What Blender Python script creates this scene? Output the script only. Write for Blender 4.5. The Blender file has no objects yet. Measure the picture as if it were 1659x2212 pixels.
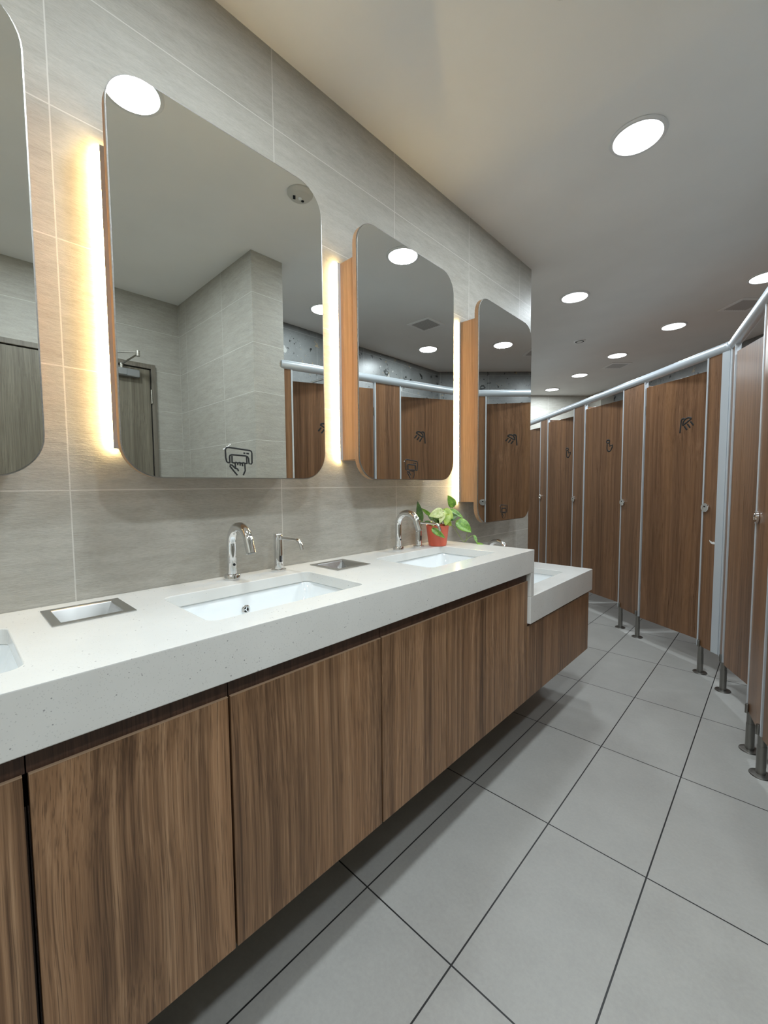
import bpy, bmesh, math, random
from mathutils import Vector, Matrix
random.seed(7)
PI = math.pi
S = bpy.context.scene
C = S.collection

# ------------------------------------------------------------------ camera
F, YAW, PITCH, ROLL = 904.84, .7589, .0625, .0079
cam_d = bpy.data.cameras.new('camera')
cam = bpy.data.objects.new('camera', cam_d); C.objects.link(cam)
cam_d.sensor_fit = 'HORIZONTAL'; cam_d.sensor_width = 36.0; cam_d.lens = F / 1659 * 36.0
cam_d.clip_start = .02
_f = Vector((-math.sin(YAW) * math.cos(PITCH), math.cos(YAW) * math.cos(PITCH), -math.sin(PITCH)))
_r = Vector((math.cos(YAW), math.sin(YAW), 0)); _d = -(_r.cross(_f))
r2 = math.cos(ROLL) * _r + math.sin(ROLL) * _d
d2 = -math.sin(ROLL) * _r + math.cos(ROLL) * _d
m3 = Matrix((r2, -d2, -_f)).transposed()
cam.matrix_world = Matrix.Translation((0, 0, 1.2)) @ m3.to_4x4()
S.camera = cam

# ------------------------------------------------------------------ world, exposure, light levels
w = bpy.data.worlds.new('world'); S.world = w; w.use_nodes = True
w.node_tree.nodes['Background'].inputs[0].default_value = (.8, .85, .9, 1)
w.node_tree.nodes['Background'].inputs[1].default_value = 0.0
S.view_settings.view_transform = 'Standard'; S.view_settings.look = 'None'
S.view_settings.gamma = 1; S.view_settings.use_curve_mapping = False
S.view_settings.exposure = 0.0
S.cycles.max_bounces = 12; S.cycles.diffuse_bounces = 6; S.cycles.glossy_bounces = 6
S.cycles.sample_clamp_indirect = 6.0
LAMP_W = 13.2            # watts of each downlight
LAMP_RGB = (.84, .94, 1.0)
LAMP_GLOW = 9.0         # what the diffusers themselves emit
STRIP_GLOW = 112.0       # LED strips beside the mirror cabinets
STRIP_RGB = (1.0, .74, .345)

# ------------------------------------------------------------------ measures
XW, XM, ZC = -1.2526, -1.1135, 2.617      # vanity wall, mirror plane, ceiling
WALL_END = 2.755
XF = -.758                                # counter front
ZT, ZB = .922, .825                       # counter top and underside of its apron
LT, LB = .722, .603                       # low counter
YE, YL = 1.735, 2.51                      # where the high and the low counter end
XC = -.772                                # cabinet fronts
BEND = Vector((-.235, 3.15, 0))
ANG1 = math.atan2(-.7006, .7136)          # stall row towards the far wall
ANG2 = math.atan2(-.974, .2264)           # stall row towards the camera

# ------------------------------------------------------------------ helpers
def tag(o, label=None, cat=None, group=None, kind=None):
    if label: o['label'] = label
    if cat: o['category'] = cat
    if group: o['group'] = group
    if kind: o['kind'] = kind
    return o
def empty(name, loc=(0, 0, 0), rz=0.0):
    o = bpy.data.objects.new(name, None); C.objects.link(o)
    o.location = loc; o.rotation_euler = (0, 0, rz); o.empty_display_size = .1
    return o
def link(name, bm, mat, parent=None, smooth=False, loc=None, rz=0.0):
    me = bpy.data.meshes.new(name); bmesh.ops.recalc_face_normals(bm, faces=bm.faces[:]); bm.to_mesh(me); bm.free()
    o = bpy.data.objects.new(name, me); C.objects.link(o)
    me.materials.append(mat)
    if smooth:
        me.shade_smooth() if hasattr(me, 'shade_smooth') else None
        try: me.set_sharp_from_angle(angle=math.radians(35))
        except Exception: pass
    if parent: o.parent = parent
    if loc: o.location = loc
    if rz: o.rotation_euler = (0, 0, rz)
    return o
def copy_tree(o, parent=None):
    c = o.copy(); C.objects.link(c); c.parent = parent
    for ch in list(o.children): copy_tree(ch, c)
    return c
def box(bm, x0, x1, y0, y1, z0, z1, bev=0.0):
    b = bmesh.new()
    bmesh.ops.create_cube(b, size=1)
    for v in b.verts:
        v.co = Vector(((x0 + x1) / 2 + v.co.x * (x1 - x0), (y0 + y1) / 2 + v.co.y * (y1 - y0), (z0 + z1) / 2 + v.co.z * (z1 - z0)))
    if bev > 0:
        bmesh.ops.bevel(b, geom=b.edges[:] , offset=bev, segments=2, affect='EDGES', profile=.5)
    merge(bm, b); return bm
def merge(bm, b):
    me = bpy.data.meshes.new('t'); b.to_mesh(me); b.free(); bm.from_mesh(me); bpy.data.meshes.remove(me)
def BX(*a, **k): return box(bmesh.new(), *a, **k)
def smooth_path(pts, n=8):
    P = [Vector(p) for p in pts]
    if len(P) < 3: return P
    out = []
    Q = [P[0] * 2 - P[1]] + P + [P[-1] * 2 - P[-2]]
    for i in range(1, len(Q) - 2):
        a, b, c_, d = Q[i - 1:i + 3]
        for k in range(n):
            t = k / n
            out.append(.5 * ((2 * b) + (c_ - a) * t + (2 * a - 5 * b + 4 * c_ - d) * t * t + (3 * b - a - 3 * c_ + d) * t ** 3))
    out.append(P[-1]); return out
def tube(bm, pts, r, n=12, cap=True, flat=None):
    """sweep a circle along pts; r a number or a list; flat=(axis,scale) squashes the section"""
    P = [Vector(p) for p in pts]; rs = r if isinstance(r, (list, tuple)) else [r] * len(P)
    T = []
    for i in range(len(P)):
        a = P[max(0, i - 1)]; b = P[min(len(P) - 1, i + 1)]; T.append((b - a).normalized())
    ref = Vector((0, 0, 1)) if abs(T[0].z) < .9 else Vector((1, 0, 0))
    if flat: ref = Vector(flat[0])
    u = (ref - T[0] * ref.dot(T[0])).normalized()
    rings = []
    for i, p in enumerate(P):
        u = (u - T[i] * u.dot(T[i])).normalized() if not flat else (ref - T[i] * ref.dot(T[i])).normalized()
        v = T[i].cross(u)
        su = flat[1] if flat else 1
        rings.append([bm.verts.new(p + (u * math.cos(2 * PI * k / n) * su + v * math.sin(2 * PI * k / n)) * rs[i]) for k in range(n)])
    for a, b in zip(rings, rings[1:]):
        for k in range(n): bm.faces.new((a[k], a[(k + 1) % n], b[(k + 1) % n], b[k]))
    if cap: bm.faces.new(rings[0][::-1]); bm.faces.new(rings[-1])
    return bm
def lathe(bm, prof, n=32, at=(0, 0, 0), cap=True):
    rings = []
    for r, z in prof:
        rings.append([bm.verts.new((at[0] + r * math.cos(2 * PI * k / n), at[1] + r * math.sin(2 * PI * k / n), at[2] + z)) for k in range(n)])
    for a, b in zip(rings, rings[1:]):
        for k in range(n): bm.faces.new((a[k], a[(k + 1) % n], b[(k + 1) % n], b[k]))
    if cap: bm.faces.new(rings[0][::-1]); bm.faces.new(rings[-1])
    return bm
def rrect(cx, cy, w, h, r, n=8):
    r = min(r, w / 2 - 1e-4, h / 2 - 1e-4); out = []
    for sx, sy, a0 in ((1, 1, 0), (-1, 1, 90), (-1, -1, 180), (1, -1, 270)):
        for k in range(n + 1):
            a = math.radians(a0 + 90 * k / n)
            out.append((cx + sx * (w / 2 - r) + r * math.cos(a), cy + sy * (h / 2 - r) + r * math.sin(a)))
    return out
def loft(bm, loops, cap0=False, cap1=False):
    R = [[bm.verts.new(p) for p in L] for L in loops]
    n = len(R[0])
    for a, b in zip(R, R[1:]):
        for k in range(n): bm.faces.new((a[k], a[(k + 1) % n], b[(k + 1) % n], b[k]))
    if cap0: bm.faces.new(R[0][::-1])
    if cap1: bm.faces.new(R[-1])
    return bm
def yz(L, x): return [(x, a, b) for a, b in L]
def xy(L, z): return [(a, b, z) for a, b in L]
def boolean_cut(o, cutters):
    for c_ in cutters:
        m = o.modifiers.new('cut', 'BOOLEAN'); m.object = c_; m.operation = 'DIFFERENCE'; m.solver = 'EXACT'
    dg = bpy.context.evaluated_depsgraph_get(); dg.update()
    me = bpy.data.meshes.new_from_object(o.evaluated_get(dg))
    o.modifiers.clear(); o.data = me
    for c_ in cutters: bpy.data.objects.remove(c_, do_unlink=True)

# ------------------------------------------------------------------ materials
class NT:
    def __init__(s, name):
        s.m = bpy.data.materials.new(name); s.m.use_nodes = True
        s.t = s.m.node_tree; s.b = s.t.nodes['Principled BSDF']
    def n(s, typ, **kw):
        x = s.t.nodes.new(typ)
        for k, v in kw.items():
            if k.startswith('i_'):
                key = k[2:]; key = int(key) if key.isdigit() else key.replace('_', ' ')
                x.inputs[key].default_value = v
            else: setattr(x, k, v)
        return x
    def l(s, a, b): s.t.links.new(a, b)
    def math(s, op, a, b=None, c=None):
        x = s.n('ShaderNodeMath', operation=op)
        for i, v in enumerate((a, b, c)):
            if v is None: continue
            if isinstance(v, (int, float)): x.inputs[i].default_value = v
            else: s.l(v, x.inputs[i])
        return x.outputs[0]
    def mix(s, f, a, b, typ='MIX'):
        x = s.n('ShaderNodeMixRGB', blend_type=typ)
        for i, v in zip((0, 1, 2), (f, a, b)):
            if isinstance(v, (int, float)): x.inputs[i].default_value = v
            elif isinstance(v, tuple): x.inputs[i].default_value = v if len(v) == 4 else (*v, 1)
            else: s.l(v, x.inputs[i])
        return x.outputs[0]
    def coords(s, scale=(1, 1, 1), rot=(0, 0, 0), offset=None):
        tc = s.n('ShaderNodeTexCoord'); mp = s.n('ShaderNodeMapping')
        mp.inputs['Scale'].default_value = scale; mp.inputs['Rotation'].default_value = rot
        src = tc.outputs['Object']
        if offset is not None:
            ad = s.n('ShaderNodeVectorMath', operation='ADD'); s.l(src, ad.inputs[0]); s.l(offset, ad.inputs[1]); src = ad.outputs[0]
        s.l(src, mp.inputs[0]); return mp.outputs[0]
    def noise(s, vec, scale, detail=4, rough=.5):
        x = s.n('ShaderNodeTexNoise'); x.inputs['Scale'].default_value = scale; x.inputs['Detail'].default_value = detail; x.inputs['Roughness'].default_value = rough
        s.l(vec, x.inputs['Vector']); return x.outputs['Fac']
    def ramp(s, f, stops):
        x = s.n('ShaderNodeValToRGB'); e = x.color_ramp.elements
        while len(e) < len(stops): e.new(.5)
        for k, (p, c_) in enumerate(stops): e[k].position = p; e[k].color = (*c_, 1) if len(c_) == 3 else c_
        s.l(f, x.inputs[0]); return x.outputs[0]
    def bump(s, h, strength=.2, dist=.002):
        x = s.n('ShaderNodeBump'); x.inputs['Strength'].default_value = strength; x.inputs['Distance'].default_value = dist
        s.l(h, x.inputs['Height']); s.l(x.outputs[0], s.b.inputs['Normal']); return x
def plain(name, rgb, rough=.5, metal=0.0, spec=.5, emit=None, es=0.0, trans=0.0, alpha=None):
    k = NT(name); k.b.inputs['Base Color'].default_value = (*rgb, 1); k.b.inputs['Roughness'].default_value = rough
    k.b.inputs['Metallic'].default_value = metal; k.b.inputs['Specular IOR Level'].default_value = spec
    if emit: k.b.inputs['Emission Color'].default_value = (*emit, 1); k.b.inputs['Emission Strength'].default_value = es
    if trans: k.b.inputs['Transmission Weight'].default_value = trans
    # faint unevenness keeps the finish from looking synthetic
    v = k.coords(); f = k.noise(v, 60, 3)
    if not emit and rough > .12:
        r = k.math('MULTIPLY_ADD', f, .08, rough - .04); k.l(r, k.b.inputs['Roughness'])
    return k.m
def grid_mask(k, comp_a, comp_b, sa, sb, oa, ob, wd):
    """1 on the joints of a tile grid, 0 on the tiles; also a per-tile random value"""
    out = []; cells = []
    for c_, s_, o_ in ((comp_a, sa, oa), (comp_b, sb, ob)):
        u = k.math('DIVIDE', k.math('SUBTRACT', c_, o_), s_)
        fl = k.math('FLOOR', u); fr = k.math('SUBTRACT', u, fl)
        d = k.math('MULTIPLY', k.math('MINIMUM', fr, k.math('SUBTRACT', 1.0, fr)), s_)
        out.append(k.math('LESS_THAN', d, wd / 2)); cells.append(fl)
    m = k.math('MAXIMUM', out[0], out[1])
    cv = k.n('ShaderNodeCombineXYZ'); k.l(cells[0], cv.inputs[0]); k.l(cells[1], cv.inputs[1])
    wn = k.n('ShaderNodeTexWhiteNoise'); k.l(cv.outputs[0], wn.inputs[0])
    return m, wn.outputs[0], wn.outputs[1]
def sep(k, vec):
    x = k.n('ShaderNodeSeparateXYZ'); k.l(vec, x.inputs[0]); return x.outputs
def mat_wall_tile():
    k = NT('beige_stone_tile'); v = k.coords(); x, y, z = sep(k, v)
    m, rnd, rv = grid_mask(k, x, z, .593, .295, 0.0, .015, .003)
    off = k.n('ShaderNodeVectorMath', operation='SCALE'); k.l(rv, off.inputs[0]); off.inputs['Scale'].default_value = 7
    ad = k.n('ShaderNodeVectorMath', operation='ADD'); k.l(v, ad.inputs[0]); k.l(off.outputs[0], ad.inputs[1])
    mp = k.n('ShaderNodeMapping'); mp.inputs['Rotation'].default_value = (0, math.radians(14), 0); mp.inputs['Scale'].default_value = (1, 1, 5.5); k.l(ad.outputs[0], mp.inputs[0])
    a = k.noise(mp.outputs[0], 9, 7, .62); b = k.noise(mp.outputs[0], 60, 4, .7); c_ = k.noise(ad.outputs[0], 2.5, 3)
    col = k.ramp(a, [(.32, (.30, .280, .236)), (.5, (.395, .374, .325)), (.68, (.485, .464, .412))])
    col = k.mix(.36, col, k.ramp(b, [(.35, (.24, .225, .19)), (.6, (.48, .465, .42))]))
    col = k.mix(.3, col, k.ramp(c_, [(.35, (.335, .32, .28)), (.65, (.43, .415, .375))]))
    col = k.mix(k.math('MULTIPLY', rnd, .14), col, (.48, .465, .425))
    col = k.mix(m, col, (.58, .565, .52))
    k.l(col, k.b.inputs['Base Color'])
    k.l(k.math('MULTIPLY_ADD', b, .2, .42), k.b.inputs['Roughness'])
    h = k.math('SUBTRACT', k.math('ADD', k.math('MULTIPLY', b, .7), a), k.math('MULTIPLY', m, .5))
    k.bump(h, .5, .0028); return k.m
def mat_terrazzo():
    k = NT('grey_terrazzo_tile'); v = k.coords(); x, y, z = sep(k, v)
    m, rnd, rv = grid_mask(k, x, z, .6, .30, .1, .17, .003)
    base = k.ramp(k.noise(v, 5, 6, .6), [(.3, (.13, .134, .132)), (.7, (.19, .195, .192))])
    def chips(scale, thr, col_a, col_b, base, pick, seed):
        mp = k.n('ShaderNodeMapping'); mp.inputs['Location'].default_value = (seed, seed * 2, seed * 3); k.l(v, mp.inputs[0])
        nz = k.n('ShaderNodeTexNoise'); nz.inputs['Scale'].default_value = scale * 1.3; k.l(mp.outputs[0], nz.inputs['Vector'])
        dv = k.mix(.10, mp.outputs[0], nz.outputs['Color'])
        vo = k.n('ShaderNodeTexVoronoi'); vo.inputs['Scale'].default_value = scale; vo.inputs['Randomness'].default_value = 1; k.l(dv, vo.inputs['Vector'])
        sx = sep(k, vo.outputs['Color'])
        mask = k.math('MULTIPLY', k.math('LESS_THAN', vo.outputs['Distance'], k.math('MULTIPLY', sx[1], thr)), k.math('GREATER_THAN', sx[0], pick))
        return k.mix(mask, base, k.mix(k.math('GREATER_THAN', sx[2], .6), col_a, col_b))
    base = chips(11, .42, (.018, .02, .018), (.33, .33, .31), base, .55, 1.3)
    base = chips(26, .40, (.02, .022, .02), (.28, .22, .13), base, .7, 4.1)
    base = chips(60, .35, (.03, .03, .03), (.38, .38, .36), base, .75, 7.7)
    k.l(k.mix(m, base, (.30, .30, .29)), k.b.inputs['Base Color']); k.b.inputs['Roughness'].default_value = .3
    return k.m
def mat_floor():
    k = NT('grey_floor_tile'); v = k.coords(); x, y, z = sep(k, v)
    m, rnd, rv = grid_mask(k, x, y, .3009, .602, -.857, .818, .0042)
    a = k.noise(v, 7, 8, .65); b = k.noise(v, 90, 4, .7); c_ = k.noise(v, 1.7, 3)
    col = k.ramp(a, [(.3, (.315, .305, .285)), (.7, (.40, .39, .365))])
    col = k.mix(.35, col, k.ramp(b, [(.3, (.29, .28, .262)), (.7, (.45, .438, .41))]))
    col = k.mix(.3, col, k.ramp(c_, [(.35, (.32, .31, .295)), (.65, (.43, .424, .405))]))
    col = k.mix(k.math('MULTIPLY', rnd, .12), col, (.40, .395, .38))
    col = k.mix(m, col, (.012, .012, .012))
    k.l(col, k.b.inputs['Base Color']); k.l(k.math('MULTIPLY_ADD', b, .2, .36), k.b.inputs['Roughness'])
    k.bump(k.math('SUBTRACT', k.math('MULTIPLY', b, .25), m), .25, .002); return k.m
def mat_wood(name, dark, mid, light, warm=None, rough=.42, streak=1.0, grain=1.0, seedmul=1.0, axis='Z'):
    k = NT(name)
    oi = k.n('ShaderNodeObjectInfo')
    cb = k.n('ShaderNodeCombineXYZ')
    for i, s_ in enumerate((17.3, 9.1, 5.7)): k.l(k.math('MULTIPLY', oi.outputs['Random'], s_ * seedmul), cb.inputs[i])
    v0 = k.coords(offset=cb.outputs[0])
    def mp(sc):
        q = k.n('ShaderNodeMapping'); q.inputs['Scale'].default_value = sc; k.l(v0, q.inputs[0]); return q.outputs[0]
    A = (lambda h, l: (h, h, l)) if axis == 'Z' else (lambda h, l: (l, h, h))
    warp = k.noise(mp(A(2.0, .9)), 1.5, 2)
    wv = k.mix(.06, v0, k.n('ShaderNodeTexNoise').outputs['Color'])
    # wandering grain: offset the sideways coordinate by slow noise along the board
    sx = sep(k, v0); wob = k.math('MULTIPLY', k.math('SUBTRACT', k.noise(mp(A(2.6, 1.1)), 1.4, 1), .5), .040)
    c2 = k.n('ShaderNodeCombineXYZ')
    for i in range(3):
        if (axis == 'Z' and i == 2) or (axis == 'X' and i == 0): k.l(sx[i], c2.inputs[i])
        else: k.l(k.math('ADD', sx[i], wob), c2.inputs[i])
    def mq(sc):
        q = k.n('ShaderNodeMapping'); q.inputs['Scale'].default_value = sc; k.l(c2.outputs[0], q.inputs[0]); return q.outputs[0]
    broad = k.noise(mq(A(11, .22)), 1.0, 3, .55)
    mids = k.noise(mq(A(48 * grain, .45)), 1.0, 4, .65)
    fine = k.noise(mq(A(190 * grain, 1.1)), 1.0, 3, .7)
    pore = k.noise(mq(A(520 * grain, 5)), 1.0, 2, .6)
    f = k.math('ADD', k.math('MULTIPLY', broad, .38), k.math('MULTIPLY', mids, .62))
    f = k.math('ADD', k.math('MULTIPLY', f, .64), k.math('MULTIPLY', fine, .36))
    col = k.ramp(f, [(.36, dark), (.49, mid), (.62, light)])
    if warm: col = k.mix(k.math('MULTIPLY', k.ramp(broad, [(.45, (0, 0, 0)), (.62, (1, 1, 1))]), .5), col, warm)
    col = k.mix(k.math('MULTIPLY', k.ramp(pore, [(.52, (0, 0, 0)), (.66, (1, 1, 1))]), .55 * streak), col, tuple(q * .55 for q in dark))
    k.l(col, k.b.inputs['Base Color']); k.l(k.math('MULTIPLY_ADD', fine, .16, rough - .08), k.b.inputs['Roughness'])
    k.b.inputs['Specular IOR Level'].default_value = .4
    k.bump(k.math('ADD', fine, pore), .12, .001); return k.m
def mat_quartz():
    k = NT('white_speckled_quartz'); v = k.coords()
    vo = k.n('ShaderNodeTexVoronoi'); vo.inputs['Scale'].default_value = 210; k.l(v, vo.inputs['Vector'])
    sx = sep(k, vo.outputs['Color'])
    m = k.math('MULTIPLY', k.math('LESS_THAN', vo.outputs['Distance'], k.math('MULTIPLY', sx[1], .33)), k.math('GREATER_THAN', sx[0], .945))
    vo2 = k.n('ShaderNodeTexVoronoi'); vo2.inputs['Scale'].default_value = 330; k.l(v, vo2.inputs['Vector']); s2 = sep(k, vo2.outputs['Color'])
    m2 = k.math('MULTIPLY', k.math('LESS_THAN', vo2.outputs['Distance'], .28), k.math('GREATER_THAN', s2[0], .84))
    base = k.ramp(k.noise(v, 6, 5, .6), [(.3, (.66, .655, .63)), (.7, (.71, .705, .68))])
    col = k.mix(k.math('MULTIPLY', m2, .35), base, (.42, .42, .41)); col = k.mix(k.math('MULTIPLY', m, .65), col, (.16, .16, .17))
    k.l(col, k.b.inputs['Base Color']); k.b.inputs['Roughness'].default_value = .13; return k.m
def mat_ceiling():
    k = NT('matt_ceiling_paint'); v = k.coords(); a = k.noise(v, 3, 4)
    k.l(k.ramp(a, [(.3, (.80, .795, .775)), (.7, (.84, .835, .815))]), k.b.inputs['Base Color']); k.b.inputs['Roughness'].default_value = .75
    k.b.inputs['Specular IOR Level'].default_value = .25
    k.bump(k.noise(v, 160, 3), .05, .001); return k.m
def mat_steel(name, rgb, rough, sc=(4, 4, 200)):
    k = NT(name); v = k.coords(scale=sc); a = k.noise(v, 1, 3)
    k.b.inputs['Metallic'].default_value = 1
    k.l(k.ramp(a, [(.3, tuple(q * .82 for q in rgb)), (.7, rgb)]), k.b.inputs['Base Color'])
    k.l(k.math('MULTIPLY_ADD', a, .14, rough - .07), k.b.inputs['Roughness']); return k.m
def mat_mirror():
    k = NT('silvered_mirror_glass'); k.b.inputs['Metallic'].default_value = 1; k.b.inputs['Base Color'].default_value = (.80, .82, .80, 1)
    k.b.inputs['Roughness'].default_value = 0.0
    return k.m
def mat_leaf(name, a, b, vein):
    k = NT(name); v = k.coords(); f = k.noise(v, 38, 5, .6)
    col = k.ramp(f, [(.38, a), (.62, b)])
    col = k.mix(k.math('MULTIPLY', k.ramp(k.noise(v, 140, 3), [(.5, (0, 0, 0)), (.6, (1, 1, 1))]), .35), col, vein)
    k.l(col, k.b.inputs['Base Color']); k.b.inputs['Roughness'].default_value = .38
    k.b.inputs['Subsurface Weight'].default_value = .12; k.b.inputs['Subsurface Radius'].default_value = (.01, .02, .004)
    return k.m
M = dict(
    wall=mat_wall_tile(), terrazzo=mat_terrazzo(), floor=mat_floor(), ceiling=mat_ceiling(), quartz=mat_quartz(),
    cabinet=mat_wood('walnut_laminate', (.085, .042, .020), (.235, .130, .068), (.46, .285, .165), warm=(.35, .185, .09)),
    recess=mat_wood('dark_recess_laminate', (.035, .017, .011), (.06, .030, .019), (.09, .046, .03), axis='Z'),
    stall=mat_wood('brown_stall_laminate', (.095, .046, .022), (.178, .090, .046), (.275, .150, .083), warm=(.24, .118, .052), rough=.30, streak=.6),
    oak=mat_wood('warm_oak_laminate', (.27, .155, .08), (.40, .25, .14), (.50, .33, .20), streak=.5, rough=.45),
    greydoor=mat_wood('grey_oak_door_laminate', (.10, .085, .062), (.165, .145, .108), (.23, .205, .158), streak=.7),
    greyframe=mat_wood('grey_oak_frame_laminate', (.125, .105, .085), (.17, .15, .12), (.21, .185, .15), streak=.5),
    band=plain('pale_edge_highlight', (.36, .24, .155), .5),
    chrome=plain('polished_chrome', (.80, .81, .82), .05, 1), steel=mat_steel('brushed_steel', (.55, .55, .54), .24, (6, 20, 6)), rim=mat_steel('thin_dark_mirror_rim', (.40, .39, .37), .35),
    legsteel=mat_steel('worn_dark_steel', (.30, .29, .27), .38, (60, 60, 6)),
    alu=plain('satin_anodised_aluminium', (.60, .64, .68), .36, .35),
    rail=plain('satin_rail_aluminium', (.60, .65, .70), .32, .3),
    white=plain('white_glazed_ceramic', (.80, .83, .84), .07), black=plain('black_vinyl', (.008, .008, .008), .5),
    dark=plain('dark_gap', (.012, .012, .012), .7), plastic=plain('off_white_plastic', (.55, .54, .50), .45),
    ventm=plain('white_painted_metal', (.85, .85, .84), .45), grille=plain('grey_grille_slats', (.5, .5, .5), .5), mirror=mat_mirror(),
    pot=plain('terracotta_red_plastic', (.62, .115, .065), .45), soil=plain('dark_soil', (.03, .02, .013), .95),
    green=mat_leaf('green_leaf', (.08, .20, .022), (.20, .38, .05), (.35, .52, .12)),
    deep=mat_leaf('dark_green_leaf', (.045, .10, .025), (.10, .18, .045), (.14, .24, .07)),
    lime=mat_leaf('lime_leaf', (.24, .36, .04), (.42, .52, .09), (.20, .34, .05)),
    pale=mat_leaf('variegated_leaf', (.45, .52, .18), (.66, .68, .38), (.25, .38, .08)),
    stem=plain('green_stem', (.18, .27, .05), .5), paper=plain('white_paper', (.75, .74, .72), .7),
    closer=plain('grey_cast_metal', (.30, .31, .31), .42, .6), bright=mat_steel('bright_hinge_steel', (.62, .60, .55), .25),
    lamp=plain('lit_downlight_diffuser', (.9, .9, .9), .5, emit=(.92, .97, 1.0), es=LAMP_GLOW),
    ring=plain('white_lamp_ring', (.72, .72, .72), .4),
    strip=plain('lit_warm_led_strip', (.9, .85, .7), .5, emit=STRIP_RGB, es=STRIP_GLOW),
    seal=plain('grey_sealant', (.22, .22, .21), .6), lens=plain('dark_sensor_and_reflection', (.01, .01, .012), .15),
)

# ------------------------------------------------------------------ the setting
def wall(name, p0, p1, mat, thick=.16, z0=0.0, z1=ZC, flip=False, x0=.0):
    """face runs p0 -> p1 at local y = 0; the body lies behind it (local +y), or in front if flip"""
    a, b = Vector(p0), Vector(p1); d = b - a
    y0, y1 = (0, thick) if not flip else (-thick, 0)
    o = link(name, BX(x0, d.length + x0, y0, y1, z0, z1), mat, loc=(a.x - d.x / d.length * x0, a.y - d.y / d.length * x0, 0), rz=math.atan2(d.y, d.x))
    return tag(o, kind='structure')
tag(link('floor', BX(-4.8, 1.6, -1.9, 8.0, -.1, 0), M['floor']), kind='structure')
tag(link('ceiling', BX(-4.8, 1.6, -1.9, 8.0, ZC, ZC + .1), M['ceiling']), kind='structure')
wall('wall_left', (XW, -1.564), (XW, WALL_END), M['wall'], .22)
wall('wall_near', (1.26, -1.60), (XW - .22, -1.60), M['wall'], flip=False)
wall('wall_right', (1.25, 1.345), (1.25, -1.60), M['wall'])
wall('wall_wing', (.13, 1.345), (1.41, 1.345), M['wall'], .215, x0=.2)
wall('wall_stalls', (.945, 4.36), (.945, 1.56), M['terrazzo'])
wall('wall_shower', (-2.15, 7.38), (.945, 4.36), M['terrazzo'])
wall('wall_far', (-4.39, 5.02), (-2.15, 7.38), M['wall'])
wall('wall_alcove', (-3.2, WALL_END), (-4.39, 5.02), M['wall'])
wall('wall_hall', (XW - .22, WALL_END - .16), (-3.25, WALL_END - .16), M['wall'])
n1 = Vector((-.7006, -.7136)); u1 = Vector((.7136, -.7006))
pc = Vector((-2.15, 7.38)) + u1 * 0 + n1 * .20
wall('wall_pier', (pc.x, pc.y), (pc.x + u1.x * .33, pc.y + u1.y * .33), M['wall'], .20, x0=.1)

# wooden entrance door, seen in the mirrors
XD = 1.25
dr = tag(empty('door_1', (XD, .68, 0)), kind='structure')
bm = bmesh.new()
box(bm, -.022, 0, .445, .475, 0, 2.118, .002); box(bm, -.022, 0, -.505, -.475, 0, 2.118, .002); box(bm, -.022, 0, -.475, .445, 2.085, 2.118, .002)
link('door_frame', bm, M['greyframe'], dr)
link('door_leaf', BX(-.012, 0, -.468, .437, .006, 2.077, .001), M['greydoor'], dr)
link('rebate_gap', BX(-.004, -.001, -.4749, .4449, 0, 2.0849), M['dark'], dr)
for z in (1.88, 1.1, .3):
    bm = bmesh.new(); tube(bm, [(-.024, .441, z - .05), (-.024, .441, z + .05)], .006, 12)
    for q in range(4): tube(bm, [(-.024, .441, z - .05 + q * .0333 - .001), (-.024, .441, z - .05 + q * .0333 + .001)], .0072, 12)
    link('hinge', bm, M['bright'], dr, smooth=True)
bm = bmesh.new()
box(bm, -.055, -.012, .14, .36, 2.0, 2.055, .008); box(bm, -.06, -.05, .215, .275, 2.005, 2.05, .003)
cl = link('door_closer', bm, M['closer'], dr)
bm = bmesh.new()
tube(bm, [(-.04, .245, 2.05), (-.04, .245, 2.085)], .011, 16)
tube(bm, [(-.04, .245, 2.078), (-.17, .315, 2.135)], .009, 10, flat=((0, 0, 1), .4))
tube(bm, [(-.17, .315, 2.145), (-.02, .09, 2.135)], .008, 10, flat=((0, 0, 1), .4))
tube(bm, [(-.17, .315, 2.12), (-.17, .315, 2.157)], .013, 16)
link('closer_arm', bm, M['bright'], cl, smooth=True)
link('foot_plate', BX(-.03, 0, .07, .11, 2.122, 2.15, .002), M['closer'], cl)

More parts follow.
